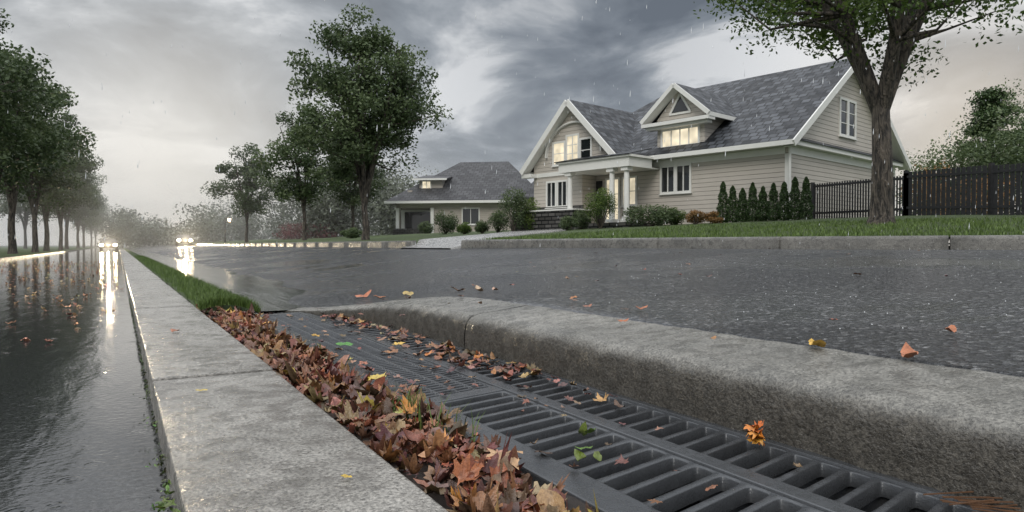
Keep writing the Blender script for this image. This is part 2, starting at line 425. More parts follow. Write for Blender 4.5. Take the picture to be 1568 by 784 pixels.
sbar(1.2055,1.5995,vF,vF+.12,-.08,.026); sbar(1.6805,1.9645,vR,vR+.08,-.08,.026)
f_=o.build('frame',[M_iron],gp,bevel=.007)
o=MB()
for u in (1.34,1.47,1.80,1.88): o.box(u-.008,u+.008,.3,7.2,-.20,-.12)
v=.4
while v<7: o.box(1.2,1.97,v,v+.012,-.26,-.22); v+=.09
o.build('under_ribs',[M_pit],gp)
o=MB(); o.box(1.08,2.05,.1,7.4,-.75,-.6)
for a in ((1.06,1.10,.1,7.4),(1.99,2.03,.1,7.4),(1.06,2.03,.06,.12),(1.06,2.03,7.3,7.4)): o.box(*a,-.7,-.02)
o.build('pit',[M_pit],gp)

rows=[]
for v in np.linspace(-1,7.6,140):
    row=[]
    for i in range(14):
        t=i/13; u=.64+.445*t; z=.062-.035*t+.012*math.sin(v*7+u*11)+.008*math.sin(v*17-u*23); row.append((u,v,z))
    rows.append(row)
street(grid_mesh('soil_gutter',rows,[M_soil]))
rows=[]
for v in np.concatenate([np.linspace(7.0,30,120),np.linspace(31,200,60)]):
    row=[]
    for i in range(10):
        t=i/9; u=.64+.54*t+ (.03*math.sin(v*3) if i==9 else 0); z=.12+.05*math.sin(t*3.1)-.06*t*t+.01*math.sin(v*5+u*9); 
        if v<7.3: z-=.05
        row.append((u,v,z))
    rows.append(row)
street(grid_mesh('grass_strip',rows,[M_grass]))

# ---------------------------------------------------------------- blades
def blades(name,P,h0,h1,w,street_=False,lean=.5,mat=None):
    P=np.asarray(P); n=len(P); az=rng.uniform(0,6.283,n); h=rng.uniform(h0,h1,n); la=rng.uniform(0,6.283,n); ln=rng.uniform(.05,lean,n)*h
    dx=np.cos(az)*w/2; dy=np.sin(az)*w/2; z=np.zeros(n)
    b0=P+np.stack([-dx,-dy,z-.01],1); b1=P+np.stack([dx,dy,z-.01],1)
    mid=P+np.stack([np.cos(la)*ln*.35,np.sin(la)*ln*.35,h*.6],1); tip=P+np.stack([np.cos(la)*ln,np.sin(la)*ln,h],1)
    m0=mid+np.stack([-dx,-dy,z],1)*.7; m1=mid+np.stack([dx,dy,z],1)*.7
    V=np.stack([b0,b1,m1,m0,tip],1).reshape(-1,3); k=np.arange(n)*5
    Q=np.concatenate([np.stack([k,k+1,k+2,k+3],1),np.stack([k+3,k+2,k+4,k+4],1)])
    V2=np.concatenate([V,tip+np.array([.0005,0,0])]); Q[n:,3]=5*n+np.arange(n)
    c=np.repeat(rng.uniform(0,1,n),5); c=np.concatenate([c,c[::5]])
    o=fast_mesh(name,V2,Q,None,c,[mat or M_blade])
    if street_: street(o)
    return o
pts=[]
for i in range(14000):
    v=7.05+ (random.random()**2.2)*32; t=random.random(); u=.66+.54*t; pts.append((u,v,.12+.05*math.sin(t*3.1)-.06*t*t-.005))
blades('grass_tufts',pts,.03,.11,.006,True,.8)
pts=[]
for i in range(45000):
    s=random.random()*34+6; d=random.random()**1.6*9+.02
    if Sdrive-.1<s<Sdrive+4 : continue
    p=np.array(at(s)); q=np.array(at(s+.2)); dd=(q-p)/np.linalg.norm(q-p); nr=np.array([dd[1],-dd[0]]); x,y=p+nr*d
    pts.append((x,y,LH(x,y)))
blades('lawn_grass_blades',pts,.03,.09,.014,False,.7)

# ---------------------------------------------------------------- fallen leaves
OUT=[(0,1.),(9,.74),(17,.78),(27,.50),(38,.72),(46,.92),(56,.66),(66,.66),(80,.42),(92,.62),(104,.66),(120,.42),(142,.46),(165,.22)]
OUTL=OUT+[(360-a,r_) for a,r_ in OUT[::-1] if a>0]
OVAL=[(a,.42/math.sqrt((math.cos(math.radians(a))*.42)**2+(math.sin(math.radians(a)))**2)) for a in range(0,360,18)]
PAL=[((.19,.085,.05),5),((.24,.10,.055),4),((.33,.14,.065),2.5),((.10,.05,.035),4),((.36,.22,.12),3),((.24,.13,.075),4),((.50,.33,.09),.6),((.14,.06,.045),3)]
def leaves(name,items,street_=True,mat=None):
    V=[];F=[];C=[]
    for (x,y,z,size,tilt,color,curl,kind) in items:
        out=OUTL if kind==0 else OVAL; n=len(out)
        R=Matrix.Rotation(random.uniform(0,6.283),3,'Z')@Matrix.Rotation(random.uniform(-tilt,tilt),3,'X')@Matrix.Rotation(random.uniform(-tilt,tilt),3,'Y')@Matrix.Rotation(random.uniform(0,6.283),3,'Z')
        fx,fy,ph=random.uniform(-.3,1),random.uniform(-.3,1),random.uniform(0,6)
        base=len(V); loc=[(0.,0.)]
        for k_ in (.5,1.):
            for a,r_ in out:
                a=math.radians(a); rr=r_*k_*(random.uniform(.88,1.1) if k_==1 else 1); loc.append((rr*math.sin(a),rr*math.cos(a)))
        cs_=[c*random.uniform(.75,1.25) for c in color]
        for i,(px,py) in enumerate(loc):
            pz=curl*(fx*px*px+fy*py*py)+ .14*curl*math.sin(5*px+ph)+.14*curl*math.sin(6*py+ph*2)+ (.07 if i and i%2 else 0)*curl
            p=R@Vector((px*size*.5,py*size*.5,pz*size*.5)); V.append((x+p.x,y+p.y,z+p.z))
            k_=.75 if i==0 else (1.0 if i<=n else 1.15); C.append((cs_[0]*k_,cs_[1]*k_,cs_[2]*k_))
        for i in range(n):
            j=(i+1)%n; F.append((base,base+1+i,base+1+j)); F.append((base+1+i,base+1+n+i,base+1+n+j,base+1+j))
    me=bpy.data.meshes.new(name); me.from_pydata(V,[],F); me.materials.append(mat or M_litter)
    a=me.color_attributes.new('Col','FLOAT_COLOR','POINT'); c=np.ones((len(V),4),np.float32); c[:,:3]=C; a.data.foreach_set('color',c.ravel())
    me.polygons.foreach_set('use_smooth',[True]*len(F)); me.update()
    o=link(bpy.data.objects.new(name,me)); 
    if street_: street(o)
    return o
def pick(): return random.choices([p for p,_ in PAL],[w for _,w in PAL])[0]
it=[]
for i in range(1450):
    v=.7+random.random()**1.15*6.9; t=random.random(); edge=.35+.05*math.sin(v*3.3)+.04*math.sin(v*8.1); u=.675+t*edge
    if v>6.6 and random.random()<.4: continue
    base=.07-.03*t+.03*math.sin(t*3.14)
    it.append((u,v,base+random.uniform(-.02,.03),random.uniform(.045,.145),.7,pick(),random.uniform(.5,1.7),0 if random.random()<.75 else 1))
for i in range(60):
    v=random.uniform(1.,7.4); it.append((random.uniform(1.03,1.22),v,.048,random.uniform(.05,.10),.3,pick(),random.uniform(.2,.8),0))
leaves('fallen_leaves_pile',it)
it=[]
for i in range(60): it.append((random.gauss(1.78,.11),random.uniform(3.0,6.6),.036,random.uniform(.05,.12),.3,pick(),random.uniform(.2,.8),random.choice([0,0,1])))
for i in range(80): it.append((random.uniform(1.66,1.97),random.gauss(3.5,.5),.038,random.uniform(.05,.12),.35,pick(),random.uniform(.3,1.),random.choice([0,1])))
for i in range(60): it.append((random.uniform(1.72,1.95),random.uniform(4.6,7.1),.045,random.uniform(.05,.12),.5,pick(),random.uniform(.3,1),0))
for i in range(36): it.append((random.uniform(1.22,1.6),random.uniform(2.8,7.2),.036,random.uniform(.04,.09),.25,pick(),.5,0))
for i in range(22): it.append((random.uniform(1.22,1.95),random.uniform(1.3,3.2),.036,random.uniform(.03,.08),.25,pick(),.5,random.choice([0,1])))
it+=[(1.60,4.3,.06,.12,.1,(.55,.34,.06),.4,0),(1.25,5.1,.05,.11,.2,(.55,.40,.06),.5,0),(1.30,4.5,.06,.12,.15,(.07,.19,.03),.4,1),(1.05,3.1,.09,.15,.2,(.55,.36,.09),.5,0),(1.9,3.7,.045,.10,.2,(.45,.2,.04),.5,0),(.98,1.75,.10,.17,.2,(.5,.34,.14),.7,0),(.93,2.35,.10,.14,.2,(.42,.17,.05),.7,0),(1.0,5.7,.09,.12,.2,(.55,.42,.08),.5,0),(.9,4.0,.10,.12,.3,(.45,.2,.06),.5,0)]
for i in range(9): it.append((1.90+random.uniform(-.02,.02),1.62+random.uniform(-.03,.03),.04+.006*i,.085,.7,(.5,.19,.03),1.,0))
leaves('fallen_leaves_on_grate',it)
it=[]
def onroad(X,Y,s,c,k=1,cu=.5):
    u,v=to_uv(X,Y); it.append((u,v,AH(u,v)+.02,s,.2,c,cu,k))
for (X,Y,s,c) in [(1.24,2.77,.13,(.55,.34,.07)),(1.46,2.50,.13,(.45,.17,.05)),(1.9,2.95,.09,(.4,.15,.05)),(.59,3.65,.07,(.35,.12,.05)),(.8,4.2,.08,(.35,.12,.05)),(.88,2.98,.05,(.35,.13,.05)),(1.6,3.4,.05,(.35,.1,.05)),(.46,5.,.08,(.35,.14,.05)),(-.0,7.3,.1,(.3,.12,.05)),(-1.2,7.9,.2,(.45,.24,.09)),(-1.75,8.0,.22,(.38,.19,.07)),(-1.5,7.7,.16,(.38,.19,.07)),(-.6,7.6,.2,(.4,.2,.09)),(.6,7.4,.1,(.2,.1,.05)),(1.6,6.5,.08,(.3,.1,.05)),(-.3,6.2,.17,(.45,.36,.22)),(-.15,6.1,.12,(.4,.3,.18))]: onroad(X,Y,s,c)
for i in range(44):
    onroad(random.uniform(-2,5),random.uniform(3.8,14),random.uniform(.04,.08),pick())
leaves('scattered_leaves_on_asphalt',it)
it=[]
for i in range(800):
    v=3.0+random.random()**.8*32; u=random.uniform(-4.5,.05)
    if u>-1.1 and v<6 and random.random()<.8: continue
    c=random.choice([(.5,.3,.12),(.42,.2,.08),(.3,.14,.06),(.55,.42,.2),(.22,.1,.05)])
    it.append((u,v,.014,random.uniform(.05,.10),.28,c,.9,random.choice([0,1])))
leaves('floating_leaves',it)
it=[(.33,5.15,.135,.10,.15,(.35,.12,.05),.5,1),(.17+.12,3.05,.126,.05,.05,(.5,.38,.1),.3,1),(.50,1.72,.126,.035,.1,(.5,.45,.05),.4,1)]
leaves('leaf_on_pavement',it)

def sprig(name,u,v,z,n,s,c=(.09,.16,.03)):
    it=[]
    for i in range(n): it.append((u+random.gauss(0,.02),v+random.gauss(0,.03),z+random.uniform(0,.08)*s,random.uniform(.018,.035)*s,.8,c,.6,1))
    leaves(name,it)
for (v,n,s) in [(1.72,34,1.2),(1.95,16,.8),(1.5,18,.9),(2.35,12,.6),(2.9,10,.5),(3.4,12,.5),(4.2,8,.5)]: sprig('weed_plant',.098,v,.03,n,s)
sprig('weed_plant',1.21,1.66,.02,6,2.0,(.12,.2,.03))
it=[]
for i in range(200):
    v=1.4+random.random()**1.3*9; it.append((.118+random.uniform(-.008,.004),v,random.uniform(.0,.03),.018,1.2,(.05,.08,.02),.6,1))
leaves('moss',it)
pts=[(.93+random.gauss(0,.025),2.42+random.gauss(0,.05),.07) for i in range(40)]+[(.9+random.gauss(0,.03),2.1+random.gauss(0,.05),.07) for i in range(10)]+[(1.05+random.gauss(0,.01),2.2+random.gauss(0,.1),.05) for i in range(14)]
blades('grass_clump',pts,.06,.15,.005,True,.9)
o=MB()
for i in range(14):
    a=random.uniform(-.5,.3); x=1.93+random.uniform(-.05,.02); y=1.0+random.uniform(-.09,.05); l=random.uniform(.08,.2)
    o.beam((x,y,.036),(x+math.cos(a-.9)*l,y+math.sin(a-.9)*l,.04+random.uniform(0,.02)),.003,.003)
street(o.build('pine_needles',[m_plain('dry_needles',(.12,.06,.03),.5,0,30,.4)]))
V=[];Q=[]
def drop(x,y,z,r_,l):
    b=len(V); n=6
    for (k_,zz) in ((.15,-l/2),(.9,-l*.3),(1.,-l*.1),(.55,l*.2),(.1,l/2)):
        for i in range(n): a=6.283*i/n; V.append((x+r_*k_*math.cos(a)+zz*.05,y+r_*k_*math.sin(a),z+zz))
    for q in range(4):
        for i in range(n): j=(i+1)%n; Q.append((b+q*n+i,b+q*n+j,b+q*n+n+j,b+q*n+n+i))
for i in range(480):
    Y=random.uniform(2.2,9); X=random.uniform(-.8,.8)*Y; drop(X,Y,random.uniform(.7,.72+.45*Y),.0017,random.uniform(.016,.034))
for i in range(320):
    X=random.uniform(.2,7); Y=random.uniform(3.0,9.5); u,v=to_uv(X,Y)
    if u<2.7: continue
    drop(X,Y,AH(u,v)+random.uniform(.004,.03),.003,.007)
fast_mesh('rain_drops',V,Q,None,None,[M_drop],True)

# ---------------------------------------------------------------- trees
def tubeq(V,Q,path,rad,n):
    base=len(V); path=[np.array(p,float) for p in path]
    for i,p in enumerate(path):
        d=path[min(i+1,len(path)-1)]-path[max(i-1,0)]; d/=np.linalg.norm(d)+1e-9
        r_=np.cross(d,[.3,.9,.1]); r_/=np.linalg.norm(r_); u=np.cross(r_,d)
        for k_ in range(n):
            a=2*math.pi*k_/n; V.append(p+(r_*math.cos(a)+u*math.sin(a))*rad[i])
    for i in range(len(path)-1):
        for k_ in range(n):
            j=(k_+1)%n; q=base+i*n; Q.append((q+k_,q+j,q+n+j,q+n+k_))
def leafq(C,size,rg,up=.0):
    n=len(C); a=rg.normal(size=(n,3)); a[:,2]*=.8; a/=np.linalg.norm(a,axis=1)[:,None]; b=rg.normal(size=(n,3)); b=np.cross(a,b); b/=np.linalg.norm(b,axis=1)[:,None]
    s=size*rg.uniform(.6,1.25,(n,1)); L_=a*s; W=b*s*.55; return np.stack([C-L_*.5,C+W*.5-L_*.05,C+L_*.5,C-W*.5-L_*.05],1).reshape(-1,3)
def tree_mesh(name,seed,H,split,rx,zc,rz,tr,nl=4,nclump=60,nleaf=15000,ls=.15,leafm=None,sig=.14,flat=.75,spread=.45,lean=0.,low=.0,trunkn=10,egg=.35,lexp=1.15):
    rg=np.random.default_rng(seed); V=[];Q=[]
    tp=[(0,0,-.3),(0,0,0),(.02,0,.25)]; nseg=6
    for i in range(1,nseg+1):
        t=i/nseg; tp.append((lean*t*t+.04*math.sin(3*t+seed),.05*math.sin(4*t+seed),.25+(split-.25)*t))
    rad=[tr*1.5,tr*1.35,tr*1.08]+[tr*(1-.25*i/nseg) for i in range(1,nseg+1)]
    tubeq(V,Q,tp,rad,trunkn); top=np.array(tp[-1]); lp=[]
    for i in range(nl):
        az=2*math.pi*i/nl+rg.uniform(-.4,.4)+seed; R_=rx*spread*rg.uniform(.7,1.15); zt=zc+rz*rg.uniform(.35,.8); path=[];rr=[]
        for k_ in range(9):
            t=k_/8; r_=R_*t**lexp; wob=.12*rx*.3*math.sin(5*t+i*2); path.append(top+np.array([math.cos(az)*r_+wob*t,math.sin(az)*r_-wob*t,(zt-split)*t-.05])); rr.append(tr*.62*(1-t)**.9+.02)
        path[0]=top-np.array([0,0,.35]); tubeq(V,Q,path,rr,9); lp+= [(p,r_) for p,r_ in zip(path,rr)][1:]
    LP=np.array([p for p,_ in lp]); LR=[r_ for _,r_ in lp]
    cl=[]
    while len(cl)<nclump:
        d=rg.normal(size=3); d/=np.linalg.norm(d); r_=rg.uniform()**(1/2.4); zz=d[2]*r_
        k_=1-egg*max(0,zz)-.15*max(0,-zz); k_*=rg.uniform(.82,1.1)
        p=np.array([d[0]*r_*rx*k_+lean,d[1]*r_*rx*k_,zc+zz*rz]); 
        if p[2]<low: continue
        cl.append(p)
    cl=np.array(cl)
    for c in cl:
        dd=np.linalg.norm(LP-c-np.array([0,0,-.0]),axis=1)+np.where(LP[:,2]>c[2]-.1,3.,0); j=int(np.argmin(dd)); s=LP[j]; m_=(s+c)/2+rg.normal(size=3)*.08*rx*.4; m_[2]-=.04*rx
        tubeq(V,Q,[s,m_,c],[min(LR[j]*.6,.05+.012*rx),.03,.012],5)
    nb=len(Q); V=np.array(V)
    w=rg.uniform(.5,1.5,nclump); w/=w.sum(); ids=rg.choice(nclump,nleaf,p=w); sg_=sig*rx*rg.uniform(.7,1.35,nclump)
    off=rg.normal(size=(nleaf,3)); off/= (np.linalg.norm(off,axis=1)[:,None]); off*= (rg.uniform(size=(nleaf,1))**.5)*1.7
    C=cl[ids]+off*sg_[ids][:,None]*np.array([1,1,flat])
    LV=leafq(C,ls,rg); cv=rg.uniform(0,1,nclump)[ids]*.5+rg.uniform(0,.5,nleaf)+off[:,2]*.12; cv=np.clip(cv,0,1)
    k_=np.arange(nleaf)*4+len(V); LQ=np.stack([k_,k_+1,k_+2,k_+3],1)
    AV=np.concatenate([V,LV]); AQ=np.concatenate([np.array(Q),LQ]); mi=np.concatenate([np.zeros(nb),np.ones(nleaf)]); col=np.concatenate([np.zeros(len(V)),np.repeat(cv,4)])
    sm=np.concatenate([np.ones(nb,bool),np.zeros(nleaf,bool)])
    return fast_mesh(name,AV,AQ,mi,col,[M_bark,leafm or M_leaf],sm,obj=False)
def place(name,me,X,Y,z,s=1,rz=0,sz=None):
    o=bpy.data.objects.new(name,me); o.location=(X,Y,z); o.scale=(s,s,sz or s); o.rotation_euler.z=rz; return link(o)
me=tree_mesh('maple_right',3,12,3.0,4.2,6.6,2.7,.25,5,100,30000,.125,M_leafhi,sig=.12,spread=.62,low=3.9,trunkn=16,egg=.1,lexp=.85)
place('maple_tree',me,8.75,16.2,LH(8.75,16.2)-.05,1,.4)
me=tree_mesh('maple_mid',11,10.6,2.0,3.75,6.3,4.15,.17,6,130,34000,.18,M_leaf,sig=.125,spread=.5,low=2.7,egg=.38,lexp=1.0)
place('maple_tree',me,-6.86,32,LH(-6.86,32)-.05,1,2.)
me=tree_mesh('ash_a',21,9,2.2,3.2,5.6,3.4,.14,4,50,12000,.22,M_leaf,sig=.16)
place('ash_tree',me,-15.2,50,LH(-15.2,50),1.05,1.); place('ash_tree',me,-24.1,62,LH(-24.1,62),.97,3.); place('ash_tree',me,-12.6,54,LH(-12.6,54),.95,2.)
rowm=[tree_mesh('avenue_a',31,13,3,4.3,8.3,4.6,.24,5,70,17000,.24,M_leaf,sig=.15,low=3.6),tree_mesh('avenue_b',37,13,3,4.,8.1,4.4,.22,4,60,14000,.26,M_leaf,sig=.16,low=3.6)]
for i,Yc in enumerate([31,38,46,55,66,79,95,114,137,165,200]):
    u=-6.0; v=(Yc-u*SN)/CS; X,Y=st(u+random.uniform(-.3,.3),v); place('avenue_tree',rowm[i%2],X,Y,.1,random.uniform(.92,1.08),i*1.3)
for i,Yc in enumerate([60,82,110]):
    u=-13.0; v=(Yc-u*SN)/CS; X,Y=st(u,v); place('avenue_tree',rowm[(i+1)%2],X,Y,.1,1.05,i*2.1)
def mass(name,blobs,ls,nper,mat):
    rg=np.random.default_rng(len(blobs)*7+1); Cs=[];cv=[]
    for (x,y,z,rx,rz) in blobs:
        d=rg.normal(size=(nper,3)); d/=np.linalg.norm(d,axis=1)[:,None]; r_=rg.uniform(size=(nper,1))**.45; lump=1+.25*np.sin(d[:,:1]*7+x)*np.sin(d[:,1:2]*6+y)+.2*np.sin(d[:,2:]*9+x)
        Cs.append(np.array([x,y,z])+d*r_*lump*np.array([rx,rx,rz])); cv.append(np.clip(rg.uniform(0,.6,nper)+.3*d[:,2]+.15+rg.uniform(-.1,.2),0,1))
    C=np.concatenate(Cs); n=len(C); LV=leafq(C,ls,rg); k_=np.arange(n)*4
    return fast_mesh(name,LV,np.stack([k_,k_+1,k_+2,k_+3],1),None,np.repeat(np.concatenate(cv),4),[mat])
bl=[]
for i in range(60):
    Y=random.uniform(120,230); q=random.uniform(-.6,-.1); h=random.uniform(5,12)*(.8 if q<-.45 else 1.1)
    bl.append((q*Y,Y,h*.5,random.uniform(3.0,5.5),h*.55))
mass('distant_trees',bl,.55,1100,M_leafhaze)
bl=[]
for (q,Y,h,r_) in [(-.253,75,8,4),(-.214,80,9,5),(-.186,85,9,4),(-.267,70,6,3.),(-.138,100,10,6),(-.166,70,6,3),(-.291,95,11,5),(-.329,100,10,5)]: bl.append((q*Y,Y,1.2+h*.5,r_,h*.55))
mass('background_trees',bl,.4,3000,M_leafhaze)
mass('red_shrub',[(-21.,70,1.9,2.2,1.6),(-19.,69,1.5,1.4,1.1),(-24,74,1.8,1.6,1.2)],.2,1200,M_leafred)
bl=[]
for (q,Y,h,r_) in [(.628,46,6.3,2.4),(.66,44,6.8,2.2),(.695,45,7.3,2.6),(.738,42,8.2,2.8),(.78,40,8.5,3),(.606,52,6.3,2.3)]: bl.append((q*Y,Y,1.2+h*.5,r_,h*.52))
mass('woodland_edge',bl,.2,4600,M_leaf)
mass('autumn_shrub',[(25.2,41,3.6,1.5,1.7),(27.8,40,3.4,1.6,1.6)],.16,2400,M_leaforange)
def pine(name,X,Y,z,H,seed):
    rg=np.random.default_rng(seed); V=[];Q=[]; tubeq(V,Q,[(0,0,-.3),(0,0,H*.5),(.1,0,H*.97)],[H*.022,H*.016,.03],8); Cs=[];cv=[]
    for i in range(34):
        t=.42+.56*i/34; r_=H*.30*(1-t)**.6*rg.uniform(.5,1.1); az=rg.uniform(0,6.28); tip=np.array([math.cos(az)*r_,math.sin(az)*r_,H*t+r_*.15]); tubeq(V,Q,[(0,0,H*t-.2),tip*.5+np.array([0,0,H*t*.5-.05]),tip],[.05,.035,.015],4)
        for k_ in (.55,.8,1.): 
            n=130; d=rg.normal(size=(n,3)); Cs.append(np.array([0,0,H*t])*(1-k_)+tip*k_+d*np.array([.42,.42,.16])*H/10); cv.append(rg.uniform(0,.5,n)+rg.uniform(0,.5))
    V=np.array(V); C=np.concatenate(Cs); LV=leafq(C,.2,rg); n=len(C); k_=np.arange(n)*4+len(V)
    me=fast_mesh(name,np.concatenate([V,LV]),np.concatenate([np.array(Q),np.stack([k_,k_+1,k_+2,k_+3],1)]),np.concatenate([np.zeros(len(Q)),np.ones(n)]),np.concatenate([np.zeros(len(V)),np.repeat(np.concatenate(cv),4)]),[M_bark,M_conif],obj=False)
    place(name,me,X,Y,z)
pine('pine_tree',32.3,46,1.5,9.8,5); pine('pine_tree',36.5,48,1.5,8.2,8); 
SID=[100]
def shrub(name,X,Y,r_,h,mat,ls=.07,n=2600,r2=None):
    z=LH(X,Y); SID[0]+=1; rg=np.random.default_rng(SID[0]); cl=14
    d=rg.normal(size=(cl,3)); d/=np.linalg.norm(d,axis=1)[:,None]; cc=d*np.array([r_*.6,r_*.6,h*.30])+np.array([0,0,h*.5])
    ids=rg.integers(0,cl,n); o_=rg.normal(size=(n,3)); o_/=np.linalg.norm(o_,axis=1)[:,None]; C=cc[ids]+o_*(rg.uniform(size=(n,1))**.4)*np.array([r_*.45,r_*.45,h*.27]); C[:,2]=np.maximum(C[:,2],.02)
    V=[];Q=[]
    for c in cc: tubeq(V,Q,[(0,0,-.1),c*.5,c],[.02,.015,.006],4)
    V=np.array(V); LV=leafq(C,ls,rg); k_=np.arange(n)*4+len(V)
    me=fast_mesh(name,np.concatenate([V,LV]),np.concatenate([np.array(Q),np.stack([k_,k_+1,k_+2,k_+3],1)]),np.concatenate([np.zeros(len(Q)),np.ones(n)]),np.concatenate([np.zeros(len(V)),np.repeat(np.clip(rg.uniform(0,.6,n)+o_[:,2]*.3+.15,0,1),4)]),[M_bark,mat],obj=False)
    o=place(name,me,X,Y,z)
    if r2: o.scale.x=r2; o.rotation_euler.z=math.radians(-48)
shrub('shrub',3.7,28.6,.75,1.7,M_leafhi,.07,3600)
shrub('shrub',5.6,27.8,.7,.95,M_leaf,.07,4200,2.0)
shrub('shrub',6.6,27.6,.5,.7,M_leafhi,.06)
shrub('flowering_shrub',7.05,26.3,.45,.55,M_leaforange,.06); shrub('flowering_shrub',7.7,26.0,.4,.45,M_leaforange,.06)
shrub('shrub',2.35,28.4,.42,.6,M_leaf,.06); shrub('shrub',2.9,29.3,.5,.9,M_leaf,.06)
shrub('shrub',.05,33.,.75,2.2,M_leaf,.09,3400); shrub('shrub',.95,33.2,.55,1.6,M_leafhi,.08); shrub('shrub',-.7,34.,.6,1.1,M_leaf,.08)
shrub('shrub',-1.45,33.5,.42,.65,M_leaf,.07); shrub('shrub',-2.4,34.5,.42,.6,M_leafhi,.07)
shrub('round_shrub',-3.9,40,.8,1.5,M_leaf,.09,3600)
shrub('hedge_shrub',-10.8,46,.6,.7,M_leaf,.09,2500,2.); shrub('hedge_shrub',-6.5,52,.7,1.0,M_leaf,.1,2500)
for i in range(9):
    t=i/8; X=8.15+2.35*t; Y=26.4-2.0*t; z=LH(X,Y); h=1.35+random.uniform(-.1,.3); rg=np.random.default_rng(50+i); n=3600
    zz=rg.uniform(0,1,n)**1.1; lump=1+.14*np.sin(zz*22+i)+.0; r_=.25*np.sqrt(np.clip(1-zz,0,1))*(.65+.35*np.minimum(1,zz*8))*rg.uniform(.6,1.1,n)*lump; az=rg.uniform(0,6.283,n)
    C=np.stack([np.cos(az)*r_,np.sin(az)*r_,zz*h+.03],1); V=[];Q=[]; tubeq(V,Q,[(0,0,-.1),(0,0,h*.5),(0,0,h*.85)],[.03,.02,.01],5); V=np.array(V)
    LV=leafq(C,.065,rg); k_=np.arange(n)*4+len(V)
    me=fast_mesh('arborvitae',np.concatenate([V,LV]),np.concatenate([np.array(Q),np.stack([k_,k_+1,k_+2,k_+3],1)]),np.concatenate([np.zeros(len(Q)),np.ones(n)]),np.concatenate([np.zeros(len(V)),np.repeat(rg.uniform(0,1,n),4)]),[M_bark,M_conif],obj=False)
    place('arborvitae',me,X,Y,z)

# ---------------------------------------------------------------- main house
def window(tr,gl,x0,x1,z0,z1,y,nx=1,nz=1,axis='y',sgn=-1,fr=.09,gm=0,mun=.035):
    def B(mb,a0,a1,d0,d1,c0,c1,m):
        d0,d1=sorted((y+sgn*d0,y+sgn*d1))
        if axis=='y': mb.box(a0,a1,d0,d1,c0,c1,m)
        else: mb.box(d0,d1,a0,a1,c0,c1,m)
    B(gl,x0,x1,.002,.015,z0,z1,gm)
    B(tr,x0-fr,x0,.0,.06,z0-fr,z1+fr,0);B(tr,x1,x1+fr,.0,.06,z0-fr,z1+fr,0);B(tr,x0,x1,.0,.06,z1,z1+fr,0);B(tr,x0-.0,x1,.0,.06,z0-fr,z0,0)
    B(tr,x0-fr-.03,x1+fr+.03,.0,.10,z0-fr-.04,z0-fr,0)
    for i in range(1,nx): c=x0+(x1-x0)*i/nx; B(tr,c-mun/2*1.4,c+mun/2*1.4,.012,.045,z0,z1,0)
    for i in range(1,nz): c=z0+(z1-z0)*i/nz; B(tr,x0,x1,.012,.04,c-mun/2,c+mun/2,0)
house=empty('suburban_house',(10.5,26,1.7),math.radians(-48))
W=MB();T=MB();R=MB();G=MB()
XL=-13.4
W.poly([(XL,0,-.8),(0,0,-.8),(0,0,3),(XL,0,3)]); 
W.poly([(0,0,-.8),(0,11,-.8),(0,11,3),(0,0,3)]); W.poly([(0,.0,3),(0,11,3),(0,10.8,3.2),(0,5.5,6.95),(0,.2,3.2)])
W.poly([(0,11,-.8),(XL,11,-.8),(XL,11,3),(0,11,3)]); W.poly([(XL,11,-.8),(XL,0,-.8),(XL,0,3),(XL,11,3)])
ez=2.95; rzg=7.1; rl=-9.5
R.slab([(-13.9,-.5,ez),(.45,-.5,ez),(.45,5.5,rzg),(rl,5.5,rzg)],.12); R.slab([(.45,11.5,ez),(-13.9,11.5,ez),(rl,5.5,rzg),(.45,5.5,rzg)],.12); R.slab([(-13.9,11.5,ez),(-13.9,-.5,ez),(rl,5.5,rzg)],.12)
T.box(-13.95,.5,-.62,-.505,ez-.2,ez-.02); T.box(-13.9,.44,-.5,-.003,ez-.18,ez-.14)
T.box(XL,-.12,-.03,-.003,2.5,2.76)
for (a,b) in (((.50,-.6,ez-.17),(.50,5.5,rzg-.1)),((.50,11.6,ez-.17),(.50,5.5,rzg-.1))): T.beam(a,b,.06,.26)
for (a,b) in (((.25,-.45,ez-.25),(.25,5.5,rzg-.2)),((.25,11.45,ez-.25),(.25,5.5,rzg-.2))): T.beam(a,b,.44,.03)
T.box(.003,.34,-.1,11.1,2.80,2.98); R.slab([(.40,-.15,2.985),(.40,11.15,2.985),(.003,11.0,3.2),(.003,0.0,3.2)],.02)
T.box(.003,.05,.1,10.9,2.50,2.797)
T.box(-.12,.025,-.03,.0,-.8,2.5); T.box(.0,.028,-.0,.13,-.8,2.5); T.box(.0,.028,10.87,11,-.8,2.5)
T.cyl(.12,-.12,-.6,2.8,.05,.05)
window(T,G,-5.75,-5.12,1.35,2.42,0,2,1); window(T,G,-4.95,-4.33,1.35,2.42,0,2,1)
window(T,G,4.6,5.25,3.75,5.2,0,1,3,'x',1,.1); window(T,G,5.45,6.1,3.75,5.2,0,1,3,'x',1,.1)
dx0,dx1=-6.1,-3.7; dc=(dx0+dx1)/2; dy=.12; dz1=4.55; dp=5.98
W.poly([(dx0,dy,3.1),(dx1,dy,3.1),(dx1,dy,dz1),(dx0,dy,dz1)])
W.poly([(dx1,dy,3.1),(dx1,4,3.1),(dx1,4,dz1),(dx1,dy,dz1)]); W.poly([(dx0,4,3.1),(dx0,dy,3.1),(dx0,dy,dz1),(dx0,4,dz1)])
W.poly([(dx0-.05,dy,dz1),(dx1+.05,dy,dz1),(dc,dy,dp-.1)])
R.slab([(dx1+.5,-.35,dz1-.02),(dx1+.5,3.,dz1-.02),(dc,4.4,dp),(dc,-.35,dp)],.08); R.slab([(dx0-.5,3.,dz1-.02),(dx0-.5,-.35,dz1-.02),(dc,-.35,dp),(dc,4.4,dp)],.08)
